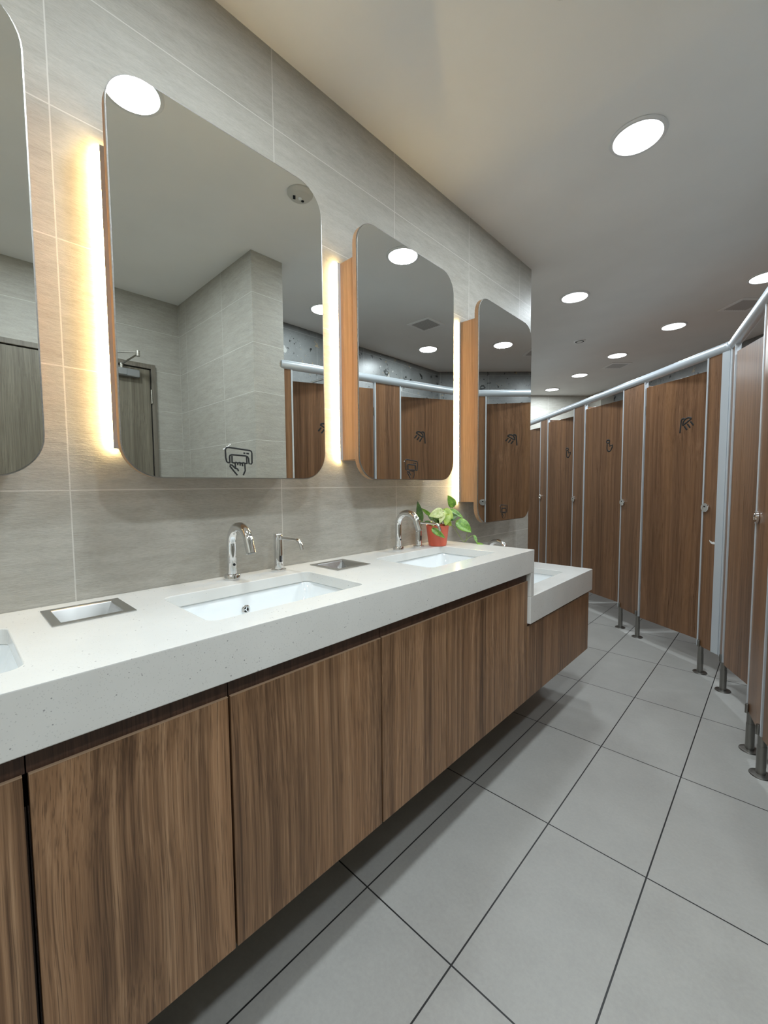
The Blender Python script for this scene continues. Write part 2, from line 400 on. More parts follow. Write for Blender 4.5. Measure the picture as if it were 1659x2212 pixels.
# ------------------------------------------------------------------ downlights, vents, detectors on the ceiling
def make_downlight():
    t = empty('downlight', (0, 0, ZC))
    bm = bmesh.new(); lathe(bm, [(.088, -.0005), (.104, -.0005), (.105, -.004), (.100, -.009), (.090, -.009), (.088, -.004), (.088, -.0005)], 48, cap=False)
    link('trim_ring', bm, M['ring'], t, smooth=True)
    bm = bmesh.new(); lathe(bm, [(.0885, -.001), (.0885, -.006), (.06, -.0068), (.001, -.007)], 48)
    link('diffuser', bm, M['lamp'], t, smooth=True)
    ld = bpy.data.lights.new('downlight_lamp', 'AREA'); ld.shape = 'DISK'; ld.size = .17; ld.energy = LAMP_W; ld.color = LAMP_RGB
    lo = bpy.data.objects.new('lamp', ld); C.objects.link(lo); lo.parent = t; lo.location = (0, 0, -.012)
    return t
lights = [
    (-.48, 2.03, 'large round lit downlight in the ceiling, upper right, above the sink aisle'),
    (-.49, .54, 'lit downlight overhead, reflected as the big oval at the top left of the largest mirror'),
    (-1.19, 3.37, 'bright lit downlight just past the end of the vanity wall'),
    (-.76, 4.61, 'lit downlight in the ceiling nearest the shower stall door, left of the vent'),
    (-1.37, 5.20, 'lit downlight beside the small far ceiling vent'),
    (-1.96, 5.78, 'small lit downlight second from the far wall'),
    (-2.54, 6.34, 'smallest lit downlight, farthest away, close to the far wall'),
    (-.13, 3.98, 'lit downlight cut by the right edge of the photo, above the rail bend'),
    (.49, 2.17, 'lit downlight over the near stall, reflected at the right edge of the second mirror'),
    (.49, 3.55, 'lit downlight over the stall beyond the rail, reflected low in the third mirror'),
    (.49, .54, 'added unseen downlight overhead between the wing wall and the entrance door'),  # added to brighten the room, falls between two mirrors so no reflection shows
    (-.49, -.95, 'added unseen downlight behind the camera over the first sinks'),  # extra lamp added out of view for more light on the sinks
    (.49, -.95, 'added unseen downlight behind the camera near the entrance door'),  # another fill lamp added behind the camera, never in view
    (-2.35, 4.40, 'added downlight over the stall aisle, unseen beyond the vanity wall end'),  # added out of sight to light the stall fronts
    (-3.35, 5.35, 'added downlight over the far end of the stall aisle, unseen beyond the vanity wall'),  # also added unseen, brightens the far stall fronts
]
proto = None
for x, y, lb in lights:
    t = make_downlight() if proto is None else copy_tree(proto)
    proto = proto or t
    t.location = (x, y, ZC); tag(t, lb, 'ceiling light', 'round ceiling downlights')
def make_vent():
    t = empty('air_vent', (0, 0, ZC)); s = .12
    bm = bmesh.new()
    for a in (((-s, s), (-s, -s + .028)), ((-s, s), (s - .028, s)), ((-s, -s + .028), (-s + .028, s - .028)), ((s - .028, s), (-s + .028, s - .028))):
        box(bm, a[0][0], a[0][1], a[1][0], a[1][1], -.007, -.0005, .002)
    link('frame', bm, M['ventm'], t)
    link('duct_shadow_gap', BX(-.095, .095, -.095, .095, -.002, -.0005), M['dark'], t)
    for q in range(10):
        x = -.085 + q * .0189
        b = bmesh.new(); box(b, -.0050, .0050, -.0925, .0925, -.0008, .0008)
        bmesh.ops.rotate(b, verts=b.verts[:], cent=(0, 0, 0), matrix=Matrix.Rotation(math.radians(28), 3, 'Y'))
        bmesh.ops.translate(b, verts=b.verts[:], vec=(x, 0, -.0052))
        link('slat', b, M['grille'], t)
    return t
v0 = make_vent(); v0.location = (-.27, 4.47, ZC); v0.rotation_euler.z = math.radians(45)
tag(v0, 'square ceiling vent half hidden by the head rail at the right', 'vent', 'ceiling vents')
for x, y, a, lb in ((-1.49, 5.64, 45, 'small far ceiling vent beyond the row of downlights'), (.10, 3.01, 0, 'ceiling vent over the stalls, reflected in the third mirror')):
    t = copy_tree(v0); t.location = (x, y, ZC); t.rotation_euler.z = math.radians(a); tag(t, lb, 'vent', 'ceiling vents')
# detector reflected in the second mirror
t = tag(empty('smoke_detector', (-.482, 1.267, ZC), math.radians(35)), 'round off-white detector disc overhead, reflected in the top right corner of the second mirror', 'detector')
bm = bmesh.new(); lathe(bm, [(.062, -.0005), (.062, -.006), (.052, -.018), (.047, -.021), (.001, -.022)], 40); link('housing', bm, M['plastic'], t, smooth=True)
bm = bmesh.new(); box(bm, -.012, .014, -.034, -.022, -.0235, -.0215); link('display_window', bm, M['lens'], t)
bm = bmesh.new(); lathe(bm, [(.007, -.0215), (.007, -.024), (.001, -.024)], 16, (.022, .012, 0)); link('sensor_eye', bm, M['lens'], t)
bm = bmesh.new(); lathe(bm, [(.0095, -.0215), (.0095, -.024), (.008, -.026), (.001, -.026)], 20, (.004, .0, 0)); link('push_button', bm, M['white'], t)
t = tag(empty('sprinkler_disc', (-1.504, 4.418, ZC)), 'small round metal disc on the ceiling between the downlights', 'sprinkler')
bm = bmesh.new(); lathe(bm, [(.055, -.0005), (.055, -.004), (.046, -.010), (.030, -.010), (.028, -.006), (.026, -.006), (.024, -.013), (.001, -.014)], 32); link('cover', bm, M['ventm'], t, smooth=True)
bm = bmesh.new(); lathe(bm, [(.030, -.0102), (.030, -.0108), (.040, -.0108), (.040, -.0102), (.030, -.0102)], 32, cap=False); link('shadow_ring', bm, M['dark'], t)

# ------------------------------------------------------------------ strokes for the pictograms
def strokes(lines, r, to3, flat_axis, n=8, ends=True):
    bm = bmesh.new()
    for L, sm in lines:
        P = [to3(a, b) for a, b in L]
        if sm: P = smooth_path(P, 5)
        tube(bm, P, r, n, flat=(flat_axis, .25))
    return bm
TOWEL = [([(184, 356), (150, 356), (136, 345), (124, 290), (122, 190), (132, 162), (160, 152), (460, 178), (484, 188), (491, 215), (489, 350), (478, 365), (447, 365), (440, 290), (428, 265), (400, 256), (205, 248), (182, 258), (175, 280), (178, 350)], 0),
         ([(208, 262), (208, 362)], 0), ([(413, 266), (416, 368)], 0), ([(208, 352), (235, 358), (262, 350), (285, 358), (312, 350), (338, 360), (365, 352), (392, 362), (418, 356)], 0),
         ([(370, 218), (396, 220)], 0), ([(412, 220), (448, 223)], 0),
         ([(276, 526), (235, 478), (178, 405), (180, 385), (208, 390), (248, 430), (282, 440), (292, 470)], 0), ([(250, 362), (252, 424)], 0),
         ([(285, 362), (286, 388)], 0), ([(318, 362), (319, 393)], 0), ([(350, 362), (352, 402)], 0), ([(384, 366), (388, 460), (358, 524)], 0)]
SHOWER = [([(212, 495), (218, 400), (226, 310), (240, 288), (262, 286), (275, 296)], 1), ([(246, 386), (256, 330), (290, 292), (330, 284), (366, 300)], 1), ([(246, 386), (300, 350), (366, 302)], 0),
          ([(270, 398), (308, 460)], 0), ([(312, 372), (352, 434)], 0), ([(352, 345), (394, 404)], 0)]
CHILD = [([(750 + 13 * math.cos(q * PI / 6), 463 + 12 * math.sin(q * PI / 6)) for q in range(13)], 0), ([(744, 482), (743, 518), (750, 538), (764, 541), (775, 530), (786, 500)], 1),
         ([(762, 478), (764, 500), (786, 494), (784, 518)], 0)]

# ------------------------------------------------------------------ mirror cabinets
def mirror_cabinet(yc, z0, z1, label, icon):
    t = tag(empty('mirror_cabinet', (XW, yc, z0)), label, 'mirror', 'lit mirror cabinets over the sinks')
    w2, h = .30, z1 - z0; R = .088
    def X(x): return x - XW
    L = lambda s, dz=0: rrect(0, h / 2, 2 * (w2 - s), h - 2 * s, R - s, 10)
    bm = bmesh.new(); loft(bm, [yz(L(.0), X(-1.138)), yz(L(0), X(-1.1185))], True, True); link('backing_board', bm, M['oak'], t)
    bm = bmesh.new(); loft(bm, [yz(L(-.0008), X(-1.1185)), yz(L(-.0008), X(-1.1150)), yz(L(.0015), X(-1.1145))], True, True); link('mirror_edge', bm, M['rim'], t)
    bm = bmesh.new(); loft(bm, [yz(L(.002), X(-1.1146)), yz(L(.002), X(XM))], True, True); link('mirror_glass', bm, M['mirror'], t)
    b0, b1 = (.076, h - .112) if h < 1 else (.108, h - .098)
    link('cabinet_box', BX(0.0005, X(-1.138), -.272, .272, b0, b1, .001), M['oak'], t)
    # led strip runs up the back edge of the box's near side
    bm = BX(.001, .014, -.284, -.272, b0 + .002, b1 - .002, .002); s_ = link('led_strip', bm, M['strip'], t); s_['label'] = 'glowing warm white strip'
    link('strip_channel', BX(.014, .0165, -.284, -.272, b0, b1), M['alu'], t)
    if icon:
        y0, zz0, sc = icon
        to3 = lambda a, b: (X(XM) + .0002, y0 - yc + (a - 115) * .000215 * sc[0], zz0 - z0 + (530 - b) * .000205 * sc[1])
        bm = strokes(TOWEL, .0023, to3, (1, 0, 0)); link('towel_sign', bm, M['black'], t)['label'] = 'black outline sign of a hand pulling a paper towel'
        bm = bmesh.new()
        for q in range(7 if yc < 1 else 1):
            a, b = 95 + q * 14 + random.uniform(-6, 6), 190 - q * 12 + random.uniform(-8, 8)
            P = to3(a, b); tube(bm, [P, to3(a + 14, b - 11)], .0010 + random.uniform(0, .0009), 6, flat=((1, 0, 0), .2))
        link('peeling_corner', bm, M['paper'], t)
    return t
mirror_cabinet(-.147, 1.224, 2.147, 'first backlit mirror, cut off by the left edge of the photo', None)
mirror_cabinet(.591, 1.224, 2.147, 'largest rounded mirror with a grey door reflected in its left side', (.541, 1.232, (1.0, 1.0)))
mirror_cabinet(1.347, 1.224, 2.147, 'third rounded mirror on an oak box, reflecting a vent, behind the second tap', (1.300, 1.229, (1.0, 1.0)))
mirror_cabinet(2.165, 1.003, 2.138, 'farthest and lowest hanging mirror, above the potted plant and low sink', (2.10, 1.013, (1.0, 1.0)))

# ------------------------------------------------------------------ counters
BAS = [(-.985, -.147, .275, .445), (-.985, .591, .275, .445), (-.985, 1.347, .275, .445)]   # cx, cy, size in x, size in y
LOW = (-.985, 2.13, .265, .40)
CH = [(-1.126, .215), (-1.126, .96)]                                                        # waste openings
def hole(cx, cy, wx, wy, r, z0, z1):
    bm = bmesh.new(); L = rrect(cx, cy, wx, wy, r, 8); loft(bm, [xy(L, z0), xy(L, z1)], True, True); return link('c', bm, M['quartz'])
def slab(y0, y1, zt, zb):
    bm = bmesh.new(); P = [(XW + .001, zt), (XF, zt), (XF, zb), (XF - .022, zb), (XF - .022, zt - .032), (XW + .001, zt - .032)]
    a = [bm.verts.new((x, y0, z)) for x, z in P]; b = [bm.verts.new((x, y1, z)) for x, z in P]
    bm.faces.new(a); bm.faces.new(b[::-1])
    for q in range(6): bm.faces.new((a[q], b[q], b[(q + 1) % 6], a[(q + 1) % 6]))
    bmesh.ops.recalc_face_normals(bm, faces=bm.faces[:]); return bm
o = link('countertop', slab(-1.2, YE, ZT, ZB), M['quartz'])
boolean_cut(o, [hole(cx, cy, wx, wy, .024, .8, 1.0) for cx, cy, wx, wy in BAS] + [hole(cx, cy, .125, .125, .002, .8, 1.0) for cx, cy in CH])
bv = o.modifiers.new('edge', 'BEVEL'); bv.width = .0025; bv.segments = 2; bv.limit_method = 'ANGLE'; bv.angle_limit = math.radians(50)
link('end_lip', BX(XF - .0219, XF - .0003, YE - .03, YE - .0003, LT + .0005, ZB - .0002, .001), M['quartz'], o)
tag(o, 'long white speckled quartz countertop with a thick front apron, holding the high sinks', 'countertop')
link('end_panel', BX(XW + .001, XF - .0222, YE - .03, YE - .0003, LT + .0005, ZT - .0322, .001), M['quartz'], o)
o = link('low_countertop', slab(YE - .03, YL, LT, LB), M['quartz'])
boolean_cut(o, [hole(LOW[0], LOW[1], LOW[2], LOW[3], .024, .6, .8)])
bv = o.modifiers.new('edge', 'BEVEL'); bv.width = .0025; bv.segments = 2; bv.limit_method = 'ANGLE'; bv.angle_limit = math.radians(50)
tag(o, 'short lower white quartz countertop at the far end of the vanity', 'countertop')
link('end_panel', BX(XW + .001, XF - .0225, YL - .0225, YL - .0003, LB, LT - .0322, .001), M['quartz'], o)

def basin(cx, cy, wx, wy, z, label):
    t = tag(empty('wash_basin', (cx, cy, z - .032)), label, 'sink', 'white undermount sinks')
    L = lambda dx, dy, r, zz, ox=0: xy(rrect(ox, 0, wx + dx, wy + dy, r, 8), zz)
    bm = bmesh.new()
    loft(bm, [L(.035, .035, .05, -.0005), L(.035, .035, .05, -.012), L(.02, .02, .05, -.03), L(-.02, -.02, .05, -.12), L(-.08, -.08, .05, -.142), L(-.09, -.09, .04, -.133),
              L(-.055, -.085, .05, -.122), L(-.03, -.05, .05, -.105), L(.0, -.01, .045, -.030), L(.010, .010, .04, -.004), L(.014, .014, .04, -.0005), L(.035, .035, .05, -.0005)], False, False)
    # close the outer and the inner bottoms
    lo = [v for v in bm.verts if abs(v.co.z + .142) < 1e-5]; li = [v for v in bm.verts if abs(v.co.z + .133) < 1e-5]
    bm.faces.new(lo); bm.faces.new(li)
    link('bowl', bm, M['white'], t, smooth=True)
    bm = bmesh.new()
    for (q, a) in ((0, 0),): lathe(bm, [(.022, -.133), (.022, -.130), (.014, -.129), (.001, -.1295)], 24)
    link('drain', bm, M['chrome'], t, smooth=True)
    # overflow in the back wall of the bowl
    bm = bmesh.new(); lathe(bm, [(.007, -.001), (.0135, -.001), (.0135, .0025), (.012, .0035), (.0075, .0035), (.007, .002), (.007, -.001)], 28, cap=False)
    Rm = Matrix.Translation((-wx / 2 + .0045, 0.0, -.046)) @ Matrix.Rotation(math.radians(84), 4, 'Y')
    bm.transform(Rm); ov = link('overflow_ring', bm, M['chrome'], t, smooth=True)
    bm = bmesh.new(); lathe(bm, [(.0072, -.0005), (.0072, .0014), (.001, .0014)], 24)
    bm.transform(Rm); link('overflow_hole', bm, M['dark'], ov)
    bm = bmesh.new()
    for q in range(3):
        a = q * 2 * PI / 3 + PI / 6; tube(bm, [(0, 0, .002), (.0073 * math.cos(a), .0073 * math.sin(a), .002)], .0013, 6)
    bm.transform(Rm); link('overflow_spokes', bm, M['white'], ov)
    return t
for (cx, cy, wx, wy), lb in zip(BAS, ('white sink at the left edge of the photo, only its corner showing', 'white rectangular sink below the largest mirror and the nearest tap', 'white rectangular sink in front of the red plant pot')):
    basin(cx, cy, wx, wy, ZT, lb)
basin(*LOW, LT, 'white sink set in the lower countertop at the far end')
for (cx, cy), lb in zip(CH, ('steel waste opening at left between the first two sinks, its inside lit bright', 'steel waste opening in the counter between the middle sinks, right of the soap spout')):
    t = tag(empty('waste_chute', (cx, cy, ZT)), lb, 'waste opening', 'steel waste openings in the countertop')
    bm = bmesh.new(); q = lambda s, z: [(s, s, z), (-s, s, z), (-s, -s, z), (s, -s, z)]
    loft(bm, [q(.0605, -.0005), q(.076, .0004), q(.076, .0022), q(.0600, .0022), q(.0585, .001), q(.0575, -.0005), q(.034, -.052), q(.036, -.053), q(.0605, -.0015)], False, False)
    link('flange', bm, M['steel'], t)
    bm = bmesh.new(); loft(bm, [q(.0338, -.0515), q(.0338, -.052)], True, True); link('flap', bm, M['legsteel'], t)

# ------------------------------------------------------------------ wall-hung cabinets under the counters
def cabinet(y0, y1, ztop, label, zbot=.262, g0=.0025, g1=.0025, group='walnut cabinet units under the counter'):
    yc = (y0 + y1) / 2
    t = tag(empty('vanity_cabinet', (XC, yc, zbot)), label, 'cabinet', group)
    a, b = y0 - yc, y1 - yc; h = ztop - zbot
    d = link('door', BX(-.018, 0, a + g0, b - g1, 0, h - .0012, .0006), M['cabinet'], t)
    link('edge_highlight', BX(-.0054, .0004, a + g0, b - g1, h - .0013, h + .0005, .0002), M['band'], d)  # paler strip paints the highlight along the door's top front edge
    bm = bmesh.new()
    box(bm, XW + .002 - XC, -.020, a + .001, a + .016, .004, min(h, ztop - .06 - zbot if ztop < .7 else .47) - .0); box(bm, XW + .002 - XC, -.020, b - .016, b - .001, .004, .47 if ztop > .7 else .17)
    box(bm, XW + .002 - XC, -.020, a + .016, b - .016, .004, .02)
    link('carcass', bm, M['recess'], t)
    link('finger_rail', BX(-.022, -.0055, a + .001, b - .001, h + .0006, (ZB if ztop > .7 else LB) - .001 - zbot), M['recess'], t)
    return t
cabinet(-.36, .063, .789, 'first walnut cabinet, a narrow sliver at the bottom left edge of the photo', g1=.0045)
cabinet(.063, .368, .789, 'near walnut cabinet door at lower left, between the two wide black gaps', g0=.0025, g1=.0025)
cabinet(.368, .799, .789, 'wide walnut cabinet door under the nearest tap', g0=.0025, g1=.0028)
cabinet(.799, 1.104, .789, 'walnut cabinet door below the steel waste opening between the middle sinks', g1=.001)
cabinet(1.104, 1.527, .789, 'walnut cabinet door below the red plant pot sink', g0=.001, g1=.001)
cabinet(1.527, 1.703, .789, 'narrow walnut cabinet front where the counter steps down', g0=.001, g1=.001)
cabinet(1.705, YL - .012, .588, 'low walnut cabinet at the far end under the lower countertop', g0=.001, g1=.001)

# ------------------------------------------------------------------ taps and soap spouts
def faucet(x, y, z, label):
    t = tag(empty('faucet', (x, y, z)), label, 'tap', 'chrome gooseneck taps')
    bm = bmesh.new(); lathe(bm, [(.0220, 0.0003), (.0230, .001), (.0230, .014), (.0220, .0155), (.016, .016), (.001, .016)], 36); link('base_flange', bm, M['chrome'], t, smooth=True)
    R = .053; h = .109; pts = [(0, 0, .012), (0, 0, .05), (0, 0, .09), (0, 0, h)]
    for q in range(1, 20):
        a = PI - q / 19 * math.radians(163); pts.append((R + R * math.cos(a), 0, h + R * math.sin(a)))
    e = Vector(pts[-1]); dr_ = (e - Vector(pts[-2])).normalized(); pts += [tuple(e + dr_ * .02), tuple(e + dr_ * .036)]
    bm = bmesh.new(); tube(bm, pts, .0138, 24); link('spout', bm, M['chrome'], t, smooth=True)
    p1 = Vector(pts[-1]); bm = bmesh.new(); tube(bm, [p1 - dr_ * .001, p1 + dr_ * .0008], .0108, 20); link('aerator', bm, M['seal'], t, smooth=True)
    bm = bmesh.new(); tube(bm, [(.0137, 0, .046), (.0145, 0, .046)], .0042, 16); link('sensor_reflection_spot', bm, M['lens'], t)  # dark disc painted in for the oval reflection on the chrome
    return t
faucet(-1.195, .592, ZT, 'nearest chrome gooseneck tap, in front of the largest mirror')
faucet(-1.198, 1.352, ZT, 'second chrome gooseneck tap, left of the potted plant')
faucet(-1.200, 2.13, LT, 'chrome tap on the low counter, only its arch showing behind the countertop')
faucet(-1.195, -.147, ZT, 'chrome gooseneck tap at the first sink, left of the photo')
def soap(x, y, z, label):
    t = tag(empty('soap_dispenser', (x, y, z)), label, 'soap dispenser', 'chrome soap spouts')
    bm = bmesh.new(); lathe(bm, [(.024, 0.0003), (.0245, .001), (.0245, .0055), (.023, .0065), (.013, .0066), (.001, .0066)], 36); link('base_flange', bm, M['chrome'], t, smooth=True)
    bm = bmesh.new(); lathe(bm, [(.0142, .006), (.0142, .121), (.0132, .123), (.001, .1232)], 32); link('column', bm, M['chrome'], t, smooth=True)
    dx = Vector((.985, .17, 0)).normalized(); a = Vector((0, 0, .110))
    bm = bmesh.new(); tube(bm, [a + dx * .010, a + dx * .016], .0075, 20)
    tube(bm, smooth_path([a + dx * .012, a + dx * .05 + Vector((0, 0, -.001)), a + dx * .092 + Vector((0, 0, -.003))], 4), .0048, 16)
    tube(bm, smooth_path([a + dx * .088 + Vector((0, 0, -.002)), a + dx * .097 + Vector((0, 0, -.006)), a + dx * .104 + Vector((0, 0, -.018)), a + dx * .109 + Vector((0, 0, -.032))], 4), .0060, 16)
    link('spout', bm, M['chrome'], t, smooth=True)
    bm = bmesh.new(); box(bm, .0118, .0148, -.0045, .0045, .03, .052, .0018); link('sensor_reflection_spot', bm, M['lens'], t)
    return t
soap(-1.200, .756, ZT, 'nearest slim chrome soap spout, right of the nearest tap')
soap(-1.190, 1.482, ZT, 'second slim chrome soap spout, its arm crossing the red pot')

# ------------------------------------------------------------------ potted plant
LEAVES=[
((-1.1203, 1.6563, 1.1015), (-1.1273, 1.6264, 1.1526), 0.0369, 'green') ,
((-1.1983, 1.5076, 1.0361), (-1.1975, 1.4887, 1.1272), 0.0272, 'dark') ,
((-1.1808, 1.5542, 1.0631), (-1.1977, 1.5133, 1.0956), 0.0148, 'green') ,
((-1.1083, 1.5553, 1.0794), (-1.139, 1.4973, 1.0655), 0.0408, 'pale') ,
((-1.1523, 1.6237, 1.0763), (-1.1702, 1.58, 1.0856), 0.0233, 'dark') ,
((-1.122, 1.5844, 1.0871), (-1.0772, 1.5961, 1.0499), 0.0369, 'lime') ,
((-1.0914, 1.5703, 1.0679), (-1.0849, 1.5449, 1.0226), 0.033, 'lime') ,
((-1.124, 1.6375, 1.0845), (-1.0667, 1.6614, 1.0522), 0.0241, 'green') ,
((-1.0865, 1.6408, 1.0311), (-1.0248, 1.6679, 0.9862), 0.0505, 'green') ,
((-1.1264, 1.504, 1.0044), (-1.0734, 1.5236, 0.9683), 0.0241, 'green') ,
((-1.178, 1.5536, 1.0263), (-1.183, 1.5222, 1.0367), 0.0148, 'dark') ,
((-1.0435, 1.7171, 0.9621), (-1.0196, 1.709, 0.9261), 0.0124, 'green') ,
((-1.0321, 1.7247, 0.9253), (-0.9995, 1.7281, 0.9251), 0.0093, 'green') ,
((-1.1321, 1.556, 1.0286), (-1.1391, 1.5241, 1.0563), 0.0214, 'dark') ,
((-1.1038, 1.5521, 1.0722), (-1.1014, 1.5233, 1.0326), 0.0233, 'pale') ,
]
STEMS=[
[(-1.1451, 1.5837, 1.0123), (-1.1656, 1.5661, 1.0339), (-1.1808, 1.5542, 1.0631)] ,
[(-1.1448, 1.5702, 1.0134), (-1.1785, 1.5258, 1.0282), (-1.1983, 1.5076, 1.0361)] ,
[(-1.1254, 1.6025, 1.0141), (-1.1172, 1.6414, 1.055), (-1.1209, 1.6557, 1.1015)] ,
[(-1.1197, 1.6079, 1.014), (-1.1037, 1.6252, 1.039), (-1.0865, 1.6408, 1.0311)] ,
[(-1.1141, 1.6132, 1.0139), (-1.1055, 1.6347, 1.0089), (-1.0887, 1.6478, 0.9756), (-1.0645, 1.6673, 0.9352), (-1.0548, 1.6804, 0.9811), (-1.045, 1.6899, 0.9829)] ,
[(-1.0645, 1.6673, 0.9352), (-1.0549, 1.7061, 0.9591), (-1.0434, 1.7169, 0.9589), (-1.0321, 1.7246, 0.9234)] ,
[(-1.1349, 1.5248, 1.0174), (-1.1292, 1.509, 1.0132), (-1.125, 1.5052, 1.0025)] ,
[(-1.1338, 1.5944, 1.0122), (-1.1249, 1.5785, 1.0506), (-1.1142, 1.5635, 1.0788)] ,
[(-1.1254, 1.6025, 1.0141), (-1.1239, 1.607, 1.0489), (-1.124, 1.6375, 1.0845)] ,
[(-1.1165, 1.5833, 1.0141), (-1.0963, 1.5775, 1.0444), (-1.0906, 1.5711, 1.0679)] ,
[(-1.1507, 1.5783, 1.0124), (-1.1652, 1.5655, 1.0223), (-1.178, 1.5536, 1.0263)] ,
[(-1.1253, 1.6361, 1.0825), (-1.0935, 1.6652, 1.0704), (-1.0794, 1.6614, 1.032)] ,
]
PX, PY = -1.150, 1.572
pl = tag(empty('potted_plant', (PX, PY, ZT)), 'trailing green vine in a small red plastic pot on the counter', 'plant')
bm = bmesh.new(); lathe(bm, [(.036, .0005), (.040, .001), (.0415, .008), (.0525, .092), (.0535, .094), (.0525, .0955), (.0505, .094), (.047, .06), (.046, .05), (.001, .05)], 40); link('pot', bm, M['pot'], pl, smooth=True)
bm = bmesh.new(); lathe(bm, [(.0478, .062), (.0496, .082), (.035, .087), (.001, .088)], 28); link('soil', bm, M['soil'], pl)
CAMP = Vector((0, 0, 1.2))
def leaf(a, b, wd, mat, bend=.12):
    a, b = Vector(a), Vector(b); ax = b - a; Ln = ax.length; ax.normalize()
    face = Vector((.62, -.62, .48)) + Vector((random.uniform(-.35, .35), random.uniform(-.35, .35), random.uniform(-.2, .3)))
    nrm = (face - ax * face.dot(ax)).normalized(); sd = ax.cross(nrm)
    bm = bmesh.new(); rows = 12; cols = 6; g = []
    off = Vector((PX, PY, ZT))
    for i in range(rows + 1):
        t = i / rows
        wdt = wd * .5 * (math.sin(PI * t ** .62) ** .8 if 0 < t < 1 else 0.0)
        back = -.10 * Ln * (1 - t) ** 3
        row = []
        for j in range(-cols // 2, cols // 2 + 1):
            s = j / (cols / 2)
            p = a + ax * (Ln * t + back * abs(s)) + sd * (wdt * s) + nrm * (.22 * wdt * abs(s) - bend * Ln * t * t + .012 * wd * math.sin(6 * t + s * 3))
            row.append(bm.verts.new(p - off))
        g.append(row)
    for i in range(rows):
        for j in range(cols):
            bm.faces.new((g[i][j], g[i][j + 1], g[i + 1][j + 1], g[i + 1][j]))
    bmesh.ops.remove_doubles(bm, verts=bm.verts[:], dist=1e-5)
    o = link('leaf', bm, mat, pl, smooth=True)
    so = o.modifiers.new('thickness', 'SOLIDIFY'); so.thickness = .0006
    return o
LM = dict(green=M['green'], dark=M['deep'], lime=M['lime'], pale=M['pale'])
MORE = [((-1.150, 1.585, 1.030), (-1.128, 1.552, 1.048), .034, 'lime'), ((-1.140, 1.560, 1.040), (-1.150, 1.535, 1.078), .030, 'green'),
        ((-1.135, 1.600, 1.045), (-1.105, 1.598, 1.082), .034, 'green'), ((-1.120, 1.600, 1.030), (-1.088, 1.592, 1.018), .030, 'lime'),
        ((-1.160, 1.600, 1.050), (-1.165, 1.640, 1.085), .034, 'dark'), ((-1.150, 1.540, 1.022), (-1.140, 1.510, 1.026), .026, 'green'),
        ((-1.172, 1.570, 1.040), (-1.200, 1.560, 1.078), .030, 'dark'), ((-1.118, 1.620, 1.050), (-1.085, 1.640, 1.060), .034, 'dark')]
for a, b, wd, kd in LEAVES + MORE: leaf(a, b, wd * 1.2, LM[kd])
for L in STEMS:
    P = [Vector(p) - Vector((PX, PY, ZT)) for p in L]
    P = [Vector((P[0].x * .75, P[0].y * .75, .080))] + P[0:] if P[0].z > .08 and abs(P[0].x) < .06 else P
    bm = bmesh.new(); tube(bm, smooth_path(P, 5), .0013, 6); link('stem', bm, M['stem'], pl, smooth=True)

# ------------------------------------------------------------------ stall fronts
ZRAIL = 1.988; PT = 1.962; PB = .172; DT = 1.915; DB = .166
PTH = .018     # panel thickness
def leg(parent, s):
    bm = bmesh.new(); tube(bm, [(s, .009, .004), (s, .009, .125)], .0165, 24); tube(bm, [(s, .009, .125), (s, .009, .178)], .0150, 24)
    for q in (-.0145, .0145): tube(bm, [(s, .009 + q, .17), (s, .009 + q, .206), (s, .009 + q, .212)], [.0085, .0085, .006], 16)
    o = link('leg', bm, M['legsteel'], parent, smooth=True)
    bm = bmesh.new(); lathe(bm, [(.037, .0004), (.0385, .002), (.037, .005), (.020, .008), (.017, .008), (.001, .008)], 32, (s, .009, 0)); link('foot_flange', bm, M['legsteel'], o, smooth=True)
    return o
def trim(parent, s, w=.011, z0=PB, z1=PT):
    return link('edge_trim', BX(s - w / 2, s + w / 2, -.004, PTH + .004, z0, z1, .0015), M['alu'], parent)
def knob(parent, s, z=1.05):
    bm = bmesh.new(); lathe(bm, [(.026, 0), (.0275, .002), (.0275, .011), (.0255, .0135), (.012, .014), (.011, .012), (.001, .012)], 32)
    bm.transform(Matrix.Translation((s, -.0005, z)) @ Matrix.Rotation(math.radians(90), 4, 'X'))
    o = link('occupancy_lock', bm, M['chrome'], parent, smooth=True)
    bm = bmesh.new(); box(bm, s - .004, s + .030, -.020, -.014, z + .012, z + .017, .0012); link('lock_stop', bm, M['chrome'], o)
    bm = bmesh.new(); box(bm, s - .007, s + .007, -.0130, -.0120, z + .002, z + .010, .0003); link('indicator', bm, M['lens'], o)
def fixed_panel(frame_ang, s0, s1, label, kn=True, legs=(True, True), trims=(True, True)):
    t = tag(empty('partition_panel', (BEND.x, BEND.y, 0), frame_ang), label, 'stall panel', 'fixed front panels of the stalls')
    link('panel', BX(s0 + .004, s1 - .004, 0, PTH, PB, PT, .0008), M['stall'], t)
    if trims[0]: trim(t, s0 + .0035)
    if trims[1]: trim(t, s1 - .0035)
    if legs[0]: leg(t, s0 + .024)
    if legs[1]: leg(t, s1 - .024)
    if kn: knob(t, s0 + .030)
    return t
